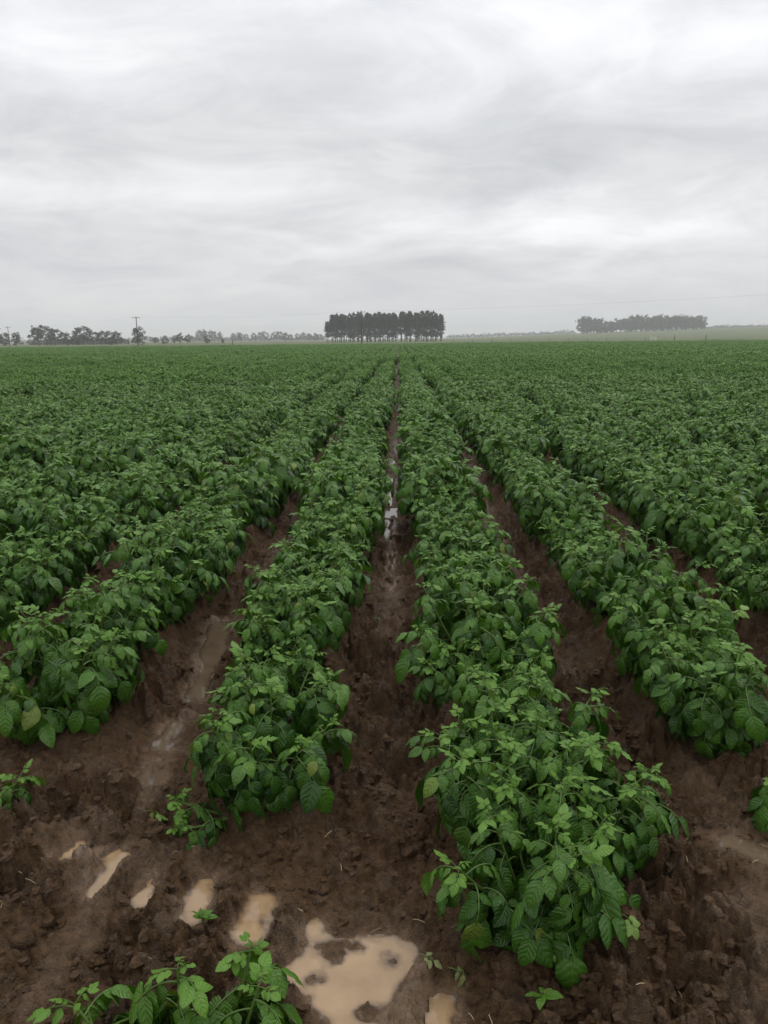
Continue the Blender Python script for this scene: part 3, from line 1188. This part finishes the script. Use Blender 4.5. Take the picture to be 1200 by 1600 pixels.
def stray_plants():
    grp = 'stray plants on the headland'
    p = on_ground(285, 1735, 0.06)
    d = plant_design(random.Random(4), 0.88, nst=7)
    lone = near_plant('potato_plant', (p.x, p.y, sz(p.x, p.y) - 0.02), 0.6, d, 'lone potato plant cut off by the bottom edge at the left', grp)
    lone.scale = (1.12, 1.12, 1.22)
    p = on_ground(-62, 1280, 0.06)
    d = plant_design(random.Random(8), 0.62, nst=4)
    near_plant('potato_plant', (p.x, p.y, sz(p.x, p.y)), 0.2, d, 'small potato plant cut off by the left edge below the rows', grp)
    p = on_ground(1235, 1275, 0.06)
    d = plant_design(random.Random(9), 0.5, nst=3)
    near_plant('potato_plant', (p.x, p.y, sz(p.x, p.y)), 0.2, d, 'small potato plant just showing at the right edge', grp)
    p = spot(368, 1268)
    d = plant_design(random.Random(31), 0.5, nst=2, lodge=1.0, sparse=0.5, lodge_az=(190, 235))
    near_plant('potato_shoot', (p.x, p.y, gz(p.x, p.y)), 0, d, 'arched fallen shoot at the foot of the first left row', grp)


stray_plants()


def weed(px, py, n, size, seed, label):
    rng = random.Random(seed)
    p = spot(px, py)
    root = empty('weed_seedling', (p.x, p.y, max(gz(p.x + dx, p.y + dy) for dx in (-.025, 0, .025) for dy in (-.025, 0, .025)) + 0.004))
    tag(root, label, 'weed', 'weed seedlings on the bare soil')
    for k in range(n):
        V, uv = leaflet(size * rng.uniform(.7, 1.1), size * 0.55, R(rng.uniform(20, 60)), R(15), 0.2, 0.08, k, 7, 5)
        a = Acc()
        a.add(V, gridq(7, 5), np.column_stack([uv, np.full(len(uv), 0.5)]))
        o = link(bpy.data.objects.new('leaf', a.mesh('leaf', M_LEAF)), root)
        o.matrix_local = leaf_matrix((0, 0, 0.006 + 0.006 * rng.random()), k * 2.4 + rng.random(), R(rng.uniform(5, 60)), R(rng.uniform(-25, 25)), rng.uniform(0.6, 1.15))
    a = Acc()
    tube(a, [(0, 0, -0.06), (0, 0.002, 0.005), (0, 0.002, 0.014)], [0.003, 0.003, 0.002], 5)
    link(bpy.data.objects.new('stem', a.mesh('stem', M_LEAF)), root)


weed(98, 1122, 7, 0.05, 1, 'small weed seedling below the second row on the left')
weed(122, 1138, 5, 0.035, 2, 'tiny weed seedling just right of a larger one at the left')
weed(848, 1572, 5, 0.06, 3, 'broad leaved seedling at the bottom edge below the front plant')
weed(318, 1462, 7, 0.05, 4, 'wilted seedling just above the lone bottom plant')
weed(590, 975, 5, 0.03, 6, 'tiny weed in the middle furrow beside the left row')


def fallen_leaf(px, py, az, scl, var, mat, label, el=-2):
    p = spot(px, py)
    me = LEAF_ME[var].copy()
    me.materials.clear()
    me.materials.append(mat)
    o = link(bpy.data.objects.new('fallen_leaf', me))
    z = max(gz(p.x + dx, p.y + dy) for dx in (-.03, 0, .03) for dy in (-.03, 0, .03))
    o.matrix_world = leaf_matrix((p.x, p.y, z + 0.012), az, R(el), 0.15, scl)
    tag(o, label, 'leaf', 'torn leaves lying on the mud')


fallen_leaf(225, 1284, R(20), 0.9, 37, M_LIME, 'pale upturned leaf lying on mud left of the front clump')
fallen_leaf(655, 1528, R(-20), 0.8, 40, M_WILT, 'rotting yellowish leaf at the right shore of the large puddle')
fallen_leaf(700, 1535, R(-15), 0.55, 3, M_WILT, 'limp olive leaf on the mud beside the large puddle')
fallen_leaf(968, 1490, R(-40), 0.75, 38, M_LIME, 'pale torn leaf right below the front plant')
fallen_leaf(850, 1490, R(-50), 0.7, 41, M_LIME, 'pale torn leaf lying under the front plant')
fallen_leaf(605, 703, R(40), 1.5, 39, M_LIME, 'pale leaf lying far up the middle furrow')


def turned_leaf(px, py, dist, az, el, scl, var, label):
    d = ray(px, py)
    p = CAM_P + d * (dist / d.y)
    root = min((o for o in COL.objects if o.name.startswith('potato_plant')), key=lambda o: (Vector(o.location).to_2d() - p.to_2d()).length)
    me = LEAF_ME[var].copy()
    me.materials.clear()
    me.materials.append(M_LIME)
    o = link(bpy.data.objects.new('leaf', me), root)
    loc = Matrix.LocRotScale(root.location, root.rotation_euler, root.scale).inverted()
    o.matrix_local = loc @ leaf_matrix(p, R(az), R(el), 0.3, scl)
    o['label'] = label


turned_leaf(1140, 972, 3.25, 20, 60, 1.0, 24, 'pale yellow-green upturned leaf')
turned_leaf(1098, 938, 3.5, -60, 40, 0.7, 25, 'pale yellow-green leaf')
turned_leaf(5, 968, 3.7, 160, 40, 0.9, 26, 'pale yellow-green leaf')
turned_leaf(640, 672, 8.2, 100, 50, 1.1, 27, 'pale yellow-green leaf')
turned_leaf(232, 832, 4.9, 40, 50, 0.8, 28, 'pale yellow-green leaf')
turned_leaf(1018, 718, 6.8, 10, 60, 0.9, 29, 'pale yellow-green leaf')


def litter():
    rng = np.random.default_rng(3)
    n = 30000
    d = 1.0 * (12 / 1.0) ** rng.random(n)
    th = rng.uniform(R(-40), R(40), n)
    x, y = d * np.sin(th), d * np.cos(th)
    z, A = ground_full(x, y)
    keep = (A[:, 0] < 0.3) & (fbm(x * 1.7 + 5, y * 1.7, 21, 3) + 0.3 * rng.random(n) > 0.50)
    x, y, z, d = x[keep], y[keep], z[keep], d[keep]
    n = len(x)
    # crumbs: squashed, knobbly lumps
    lon, lat = np.linspace(0, 2 * np.pi, 7), np.linspace(-np.pi / 2, np.pi / 2, 5)
    lo, la = np.meshgrid(lon, lat)
    base = np.stack([np.cos(la) * np.cos(lo), np.cos(la) * np.sin(lo), np.sin(la)], -1)
    sc = (0.004 + 0.016 * rng.random(n) ** 3) * np.where(d < 5, 1, 1.6)
    kn = 1 + 0.9 * (rng.random((n, 5, 6)) - 0.5)
    kn = np.concatenate([kn, kn[:, :, :1]], 2)
    kn[:, 0], kn[:, -1] = 1, 1
    V = (base[None] * kn[..., None]).reshape(n, -1, 3) * sc[:, None, None]
    V = V * rng.uniform((.8, .8, .55), (1.4, 1.3, .95), (n, 3))[:, None, :]
    an = rng.uniform(0, 6.28, n)
    c, si = np.cos(an)[:, None], np.sin(an)[:, None]
    V = np.stack([V[..., 0] * c - V[..., 1] * si, V[..., 0] * si + V[..., 1] * c, V[..., 2]], -1)
    V = V + np.stack([x, y, z + 0.1 * sc], -1)[:, None, :]
    Q = gridq(5, 7)
    Q = (Q[None] + (np.arange(n) * 35)[:, None, None]).reshape(-1, 4)
    V = V.reshape(-1, 3)
    me = npmesh('soil_clods', V, Q, M_SOIL, attrs={'soil': np.tile((0.0, 0.12, 0.0), (len(V), 1))}, smooth=False)
    tag(link(bpy.data.objects.new('soil_clods', me)), 'small crumbs and clods of dark wet soil strewn over the furrows', 'soil', None, 'stuff')
    # straw slivers
    acc = Acc()
    n = 230
    d = 1.1 * (7 / 1.1) ** rng.random(n)
    th = rng.uniform(R(-32), R(32), n)
    x, y = d * np.sin(th), d * np.cos(th)
    z, A = ground_full(x, y)
    for k in range(n):
        if A[k, 1] > 0.8:
            continue
        L = rng.uniform(0.006, 0.02)
        a = rng.uniform(0, 6.28)
        t = np.array([math.cos(a), math.sin(a), rng.uniform(-.1, .35)]) * L
        p = np.array([x[k], y[k], z[k] + 0.006])
        tube(acc, [p - t, p + np.array([0, 0, 0.003]), p + t], rng.uniform(0.0007, 0.0014), 4)
    tag(link(bpy.data.objects.new('straw_litter', acc.mesh('straw_litter', M_STRAW))), 'scattered pale slivers of straw on the dark soil', 'straw', None, 'stuff')
    # single stones
    for (px, py, s, lab) in [(1000, 1288, 0.022, 'pale stone in the mud right of the front row'), (975, 1312, 0.016, 'smaller dull stone just below the pale one'),
                             (1022, 1218, 0.02, 'dark clod in a hole with straw right of the front row'), (36, 1470, 0.035, 'large dark clod at the left edge near the bottom')]:
        p = spot(px, py)
        kn = 1 + 0.2 * (rng.random((5, 6)) - 0.5) * 2
        kn = np.concatenate([kn, kn[:, :1]], 1)
        kn[0], kn[-1] = 1, 1
        V = (base * kn[..., None]).reshape(-1, 3) * s * np.array([1.2, 1, 0.75])
        stone = 'stone' in lab
        me = npmesh('stone' if stone else 'clod', V, gridq(5, 7), M_STONE if stone else M_SOIL, attrs={'soil': np.tile((0.0, 0.1, 0.0), (len(V), 1))})
        o = link(bpy.data.objects.new('stone' if stone else 'clod', me))
        o.location = (p.x, p.y, gz(p.x, p.y) + 0.25 * s)
        tag(o, lab, 'stone' if stone else 'clod')


litter()


# ------------------------------------------------------------------ background trees
def tz(x, y):
    return float(terrain(np.array([float(x)]), np.array([float(y)]))[0])


def clump(acc, rng, c, r, n, leaf, flat=0.7):
    """n leaf sprays spread through an ellipsoid"""
    def unit(v):
        return v / np.linalg.norm(v, axis=1)[:, None]
    d, a = unit(rng.normal(size=(n, 3))), unit(rng.normal(size=(n, 3)))
    p = np.asarray(c, float) + d * np.asarray(r) * rng.random((n, 1)) ** 0.45
    b = unit(np.cross(a, rng.normal(size=(n, 3))))
    s = leaf * rng.uniform(0.6, 1.3, (n, 1))
    q = np.stack([p - a * s, p + b * s * flat + 0.3 * s * np.cross(a, b), p + a * s, p - b * s * flat], 1)
    acc.add(q.reshape(-1, 3), np.arange(4 * n).reshape(n, 4))


def make_pine(seed):
    rng = np.random.default_rng(seed)
    H = 14.5
    tr, cr = Acc(), Acc()
    bend = rng.uniform(-.3, .3, 2)
    tpts = [(bend[0] * t ** 2, bend[1] * t ** 2, H * 0.97 * t - 0.3 * (t == 0)) for t in np.linspace(0, 1, 8)]
    tube(tr, tpts, np.linspace(0.19, 0.03, 8), 6)
    z = H * rng.uniform(0.08, 0.32)
    while z < H - 0.4:
        f = (z / H - 0.25) / 0.75
        reach = 2.1 * (1 - f) ** 0.55 * (0.55 + 0.45 * min(1, f * 3 + .2)) + 0.35
        nb = rng.integers(3, 6)
        keep = 0.48 + 0.50 * ss(0.15, 0.6, f)
        a0 = rng.uniform(0, 6.28)
        for k in range(nb):
            if rng.random() > keep:
                continue
            a = a0 + k * 6.283 / nb + rng.uniform(-.3, .3)
            ln = reach * rng.uniform(.65, 1.15)
            e = rng.uniform(0.1, 0.45)
            p0 = np.array([bend[0] * (z / H) ** 2, bend[1] * (z / H) ** 2, z])
            p1 = p0 + ln * np.array([math.cos(a) * math.cos(e), math.sin(a) * math.cos(e), math.sin(e)])
            tube(tr, [p0, (p0 + p1) / 2 + [0, 0, -.05], p1], [0.05, 0.035, 0.015], 4)
            for q in (0.55, 1.0):
                clump(cr, rng, p0 + (p1 - p0) * q, (0.55, 0.55, 0.4), 11, 0.27)
        z += rng.uniform(0.55, 0.85)
    clump(cr, rng, (bend[0], bend[1], H - 0.3), (0.45, 0.45, 0.6), 22, 0.28)
    return tr.mesh('trunk', M_BARK), cr.mesh('crown', M_PINE, False)


def make_gum(seed, H=9.0, open_=0.5, wide=0.42, bushy=False):
    rng = np.random.default_rng(seed)
    tr, cr = Acc(), Acc()
    lean = rng.uniform(-.08, .08, 2)
    base = 0.12 if bushy else rng.uniform(0.25, 0.38)
    top = np.array([lean[0] * H, lean[1] * H, H * 0.62])
    tube(tr, [(0, 0, -.3), tuple(top * 0.5), tuple(top)], [0.024 * H, 0.017 * H, 0.008 * H], 6)
    nb = int(10 + 6 * (1 - open_))
    for k in range(nb):
        t = base + (0.98 - base) * (k + rng.random()) / nb
        a = k * 2.4 + rng.uniform(-.5, .5)
        h = H * t
        prof = math.sin(math.pi * min(0.97, max(0.12, (t - base) / (1 - base) * 0.8 + 0.16))) ** 0.6
        reach = wide * H * prof * rng.uniform(.55, 1.05)
        c = np.array([lean[0] * h + reach * math.cos(a) * .75, lean[1] * h + reach * math.sin(a) * .75, h])
        p0 = top * min(1, max(0.25, t * 0.75))
        tube(tr, [p0, (p0 + c) / 2 + [0, 0, .04 * H], c], [0.008 * H, 0.006 * H, 0.003 * H], 4)
        r = H * rng.uniform(0.11, 0.18) * (1.15 - 0.35 * open_)
        clump(cr, rng, c, (r, r, r * 0.72), int(60 * (1.2 - open_ * 0.5)), 0.035 * H)
        for _ in range(2):
            c2 = c + rng.normal(size=3) * r * 0.55
            clump(cr, rng, c2, (r * .5, r * .5, r * .4), 18, 0.03 * H)
    return tr.mesh('trunk', M_BARK), cr.mesh('crown', M_GUM, False)


def tree(name, meshes, x, y, rz, scl, label, group, sz_=None):
    root = empty(name, (x, y, tz(x, y)), rz)
    root.scale = (scl, scl, scl if sz_ is None else sz_)
    tag(root, label, 'tree', group)
    link(bpy.data.objects.new('trunk', meshes[0]), root)
    link(bpy.data.objects.new('crown', meshes[1]), root)
    return root


def build_trees():
    rng = random.Random(21)
    pines = [make_pine(k) for k in range(8)]
    rows = ['front', 'second', 'third', 'back']
    D0 = 420.0
    for r in range(4):
        n = 27
        for k in range(n):
            px = 512 + (688 - 512) * k / (n - 1) + rng.uniform(-2.2, 2.2)
            if 646 < px < 651:
                px += rng.choice((-2.5, 2.5))
            D = D0 + r * 4.5 + rng.uniform(-1.2, 1.2)
            q = at_dist(px, D)
            s = rng.uniform(0.82, 1.07) * (0.74 if px < 516 else (0.90 if px < 524 else (0.94 if px > 680 else 1.0)))
            tree('pine_tree', pines[rng.randrange(8)], q.x, q.y, rng.uniform(0, 6.28), s,
                 f'tall dark pine, {ordinal(k + 1)} from the left in the {rows[r]} line of the central plantation', 'pines of the central plantation')
    gums = [make_gum(50 + k, 9.0, rng.uniform(.3, .9), rng.uniform(.34, .46)) for k in range(6)] + [make_gum(80 + k, 9.0, 0.15, 0.5, True) for k in range(4)]
    # (picture column, top row, distance, kind, label)
    L = [(-12, 512, 380, 7, 'bushy dark tree cut off by the left edge'), (8, 521, 380, 8, 'low rounded tree just right of the left edge'), (26, 521, 375, 6, 'low bushy tree at the foot of the leftmost pole'),
         (60, 512, 390, 0, 'open gum tree, first of the tall loose group at the left'), (73, 509, 385, 1, 'tallest thin crowned gum in the left group'), (86, 514, 390, 2, 'leaning open gum right of the tallest one at the left'),
         (104, 521, 380, 9, 'low dense tree in the middle of the left group'), (118, 523, 382, 6, 'short dense tree left of a slender tall gum'), (131, 511, 385, 3, 'slender tall gum with a small tuft on top'),
         (145, 517, 385, 4, 'rounded gum right of the slender tuft topped one'), (158, 518, 388, 5, 'loose gum with pale gaps left of two dense trees'), (171, 518, 380, 8, 'dense dark tree with a square crown'),
         (182, 519, 380, 7, 'dense dark tree closing the left group on its right'), (217, 513, 372, 9, 'round dark tree in front of the second pole'),
         (243, 527, 400, 2, 'small pale gum right of the round tree by the pole'), (257, 525, 395, 7, 'low dark bush tree right of the second pole'),
         (272, 524, 395, 1, 'first of three small gums near the cream paddock'), (281, 521, 395, 4, 'middle of three small gums near the cream paddock'), (292, 523, 395, 5, 'last of three small gums near the cream paddock'),
         (325, 525, 420, 8, 'dark round tree in front of the pale wood'), (348, 530, 430, 6, 'small dark bush before the distant tree line')]
    for px, top, D, kind, lab in L:
        q = at_dist(px, D)
        hor = 529 + (600 - px) * 0.0105
        H = 1.66 + (hor - top) * D / 1250
        s = H / 9.3
        tree('gum_tree' if kind < 6 else 'dense_tree', gums[kind], q.x, q.y, rng.uniform(0, 6.28), s * (1.25 if kind < 6 else 1.15), lab, 'trees along the left skyline', s)
    # paler trees farther off
    far = [(312, 519), (322, 518), (333, 519), (342, 521), (365, 523), (374, 522), (384, 524), (398, 522), (408, 521), (414, 520), (428, 521), (436, 520), (446, 522), (455, 525),
           (465, 523), (474, 522), (484, 523), (493, 523), (500, 524), (236, 528), (300, 526)]
    for k, (px, top) in enumerate(sorted(far)):
        D = 900 + rng.uniform(-120, 160)
        q = at_dist(px, D)
        hor = 529 + (600 - px) * 0.0105
        H = 1.66 + (hor - top + 1) * D / 1250
        tree('gum_tree', gums[rng.randrange(10)], q.x, q.y, rng.uniform(0, 6.28), H / 9 * 1.15,
             f'hazy pale tree, {ordinal(k + 1)} from the left in the distant line left of the plantation', 'hazy trees beyond the paddock', H / 9)
    # plantation on the right
    n = 26
    for r in range(2):
        for k in range(n):
            px = 911 + (1094 - 911) * k / (n - 1) + rng.uniform(-2, 2)
            D = 980 + r * 12 + rng.uniform(-3, 3)
            q = at_dist(px, D)
            top = 499 if px < 935 else (504 if px < 955 else (500 if px < 985 else 496))
            hor = 529 + (600 - px) * 0.0105
            H = (1.66 - tz(q.x, q.y)) + (hor - top - rng.choice((-1.0, 0, 0.5, 2.0, 4.5))) * D / 1250
            kind = 6 + rng.randrange(4) if rng.random() < .7 else rng.randrange(6)
            tree('dense_tree', gums[kind], q.x, q.y, rng.uniform(0, 6.28), H / 9 * 0.95,
                 f'grey dense tree, {ordinal(k + 1)} from the left in the {("front", "back")[r]} line of the right plantation', 'trees of the right plantation', H / 9)
    # far-off woods, one mass
    nr = np.random.default_rng(9)
    acc = Acc()
    for (p0, p1, D, h) in [(700, 900, 1500, 7), (1100, 1260, 1450, 6), (-60, 320, 1400, 9), (296, 508, 1150, 7), (50, 200, 520, 3.2)]:
        for k in range(int((p1 - p0) / 2.2)):
            px = p0 + 2.2 * k
            q = at_dist(px, D + nr.uniform(-60, 60))
            hh = h * nr.uniform(.4, 1.1)
            clump(acc, nr, (q.x, q.y, tz(q.x, q.y) + hh * .5), (4.5, 3, hh * .55), 26, 1.2)
    tag(link(bpy.data.objects.new('distant_woodland', acc.mesh('distant_woodland', M_GUM, False))), 'faint grey far-off woods along the horizon', 'woodland', None, 'stuff')


build_trees()


# ------------------------------------------------------------------ power line
def boxq(acc, c, s):
    c, s = np.array(c, float), np.array(s, float) / 2
    V = np.array([[x, y, z] for x in (-1, 1) for y in (-1, 1) for z in (-1, 1)]) * s + c
    acc.add(V, [[0, 1, 3, 2], [4, 6, 7, 5], [0, 4, 5, 1], [2, 3, 7, 6], [0, 2, 6, 4], [1, 5, 7, 3]])


def build_power():
    specs = [(None, (96, 82), 8.8, None), (565, 208, 8.6, 'tall wooden power pole standing before the central plantation'),
             (215, 236, 8.6, 'wooden power pole rising behind the round dark tree at left'), (14, 330, 8.0, 'distant wooden power pole near the left edge')]
    tops = []
    for px, D, H, lab in specs:
        q = Vector(D) if px is None else at_dist(px, D)
        ang = math.atan2(45, 100)
        tops.append((q, H, ang))
        if lab is None:
            lab = None
        root = empty('power_pole', (q.x, q.y, sz(q.x, q.y)), ang if px is None else 0.1)
        tag(root, lab or 'near power pole of the line, right of the picture', 'pole', 'power poles of the line')
        a = Acc()
        tube(a, [(0, 0, -.5), (0.02, 0, H * .5), (0, 0, H)], [0.16, 0.14, 0.11], 8)
        link(bpy.data.objects.new('pole', a.mesh('pole', M_POLE)), root)
        a = Acc()
        boxq(a, (0, -0.14, H - 0.35), (2.2, 0.10, 0.12))
        link(bpy.data.objects.new('crossarm', a.mesh('crossarm', M_POLE, False)), root)
        for sx in (-0.95, 0.95):
            a = Acc()
            tube(a, [(sx, -.14, H - .29), (sx, -.14, H - .2), (sx, -.14, H - .08)], [0.05, 0.07, 0.04], 6)
            link(bpy.data.objects.new('insulator', a.mesh('insulator', M_CERAM)), root)
    for k in range(3):
        (qa, ha, aa), (qb, hb, ab) = tops[k], tops[k + 1]
        for sx, nm in ((-0.95, 'left'), (0.95, 'right')):
            a = Acc()
            A = np.array([qa.x + sx, qa.y - .14, sz(qa.x, qa.y) + ha - .08])
            B = np.array([qb.x + sx, qb.y - .14, sz(qb.x, qb.y) + hb - .08])
            t = np.linspace(0, 1, 24)[:, None]
            P = A + (B - A) * t - np.array([0, 0, 1]) * 4 * (1.1, 0.7, 0.9)[k] * t * (1 - t)
            tube(a, P, 0.0035, 4)
            o = link(bpy.data.objects.new('power_wire', a.mesh('power_wire', M_WIRE)))
            where = ('from the plantation pole out to the right edge', 'between the two taller poles on the left', 'between the two leftmost poles')[k]
            tag(o, f'thin sagging power wire {where}, {nm} strand', 'wire', 'power wires over the field')


build_power()


# ------------------------------------------------------------------ fence beyond the field
def build_fence():
    posts = [(363, 'lone dark fence post at the left field edge'), (1054, 'dark gate post right of the white gate'), (1103, 'dark fence post far right')]
    for px in range(648, 1015, 30):
        posts.append((px, f'thin far fence post, {ordinal((px - 648) // 30 + 1)} from the left behind the crop'))
    for px, lab in posts:
        D = 205.0
        q = at_dist(px, D)
        big = px in (363, 1054, 1103)
        r, h = (0.13, 1.75) if big else (0.06, 1.25)
        a = Acc()
        tube(a, [(0, 0, -.3), (0.01, 0, h * .5), (0, 0.01, h - .03), (0, 0.01, h)], [r, r * .96, r * .92, r * .3], 8)
        o = link(bpy.data.objects.new('fence_post', a.mesh('fence_post', M_POST)))
        o.location = (q.x, q.y, sz(q.x, q.y))
        tag(o, lab, 'post', 'fence posts along the field edge')
    q0, q1 = at_dist(1017, 205.0), at_dist(1025, 205.0)
    root = empty('farm_gate', ((q0.x + q1.x) / 2, 205.0, sz(q0.x, 205)))
    tag(root, 'small white painted gate in the far fence on the right', 'gate')
    w = (q1 - q0).length / 2
    for sx in (-w, w):
        a = Acc()
        boxq(a, (sx, 0, 0.8), (0.16, 0.16, 1.7))
        link(bpy.data.objects.new('post', a.mesh('post', M_WHITE, False)), root)
    for z in (0.55, 0.95, 1.35):
        a = Acc()
        boxq(a, (0, 0, z), (2 * w - 0.17, 0.05, 0.13))
        link(bpy.data.objects.new('rail', a.mesh('rail', M_WHITE, False)), root)
    for z in (0.5, 0.85, 1.15):
        a = Acc()
        P = [at_dist(px, 205.0) for px in np.linspace(-40, 1240, 60)]
        tube(a, [(p.x, p.y, sz(p.x, p.y) + z) for p in P], 0.004, 3)
        o = link(bpy.data.objects.new('fence_wire', a.mesh('fence_wire', M_WIRE)))
        tag(o, f'{ {0.5: "lowest", 0.85: "middle", 1.15: "top"}[z] } wire strand of the far field fence', 'wire', 'fence wires along the field edge')


build_fence()


# ------------------------------------------------------------------ rain haze
def build_haze():
    m, t, out = new_mat('rain_haze')
    pv = nn(t, 'ShaderNodeVolumePrincipled')
    pv.inputs['Color'].default_value = (0.97, 0.98, 0.99, 1)
    pv.inputs['Density'].default_value = 0.00046
    pv.inputs['Anisotropy'].default_value = 0.0
    t.links.new(pv.outputs[0], out.inputs['Volume'])
    a = Acc()
    boxq(a, (0, 900, 13), (4200, 2600, 34))
    o = link(bpy.data.objects.new('haze', a.mesh('haze', m, False)))
    tag(o, 'pale grey rain haze over the fields', 'haze', None, 'stuff')


build_haze()
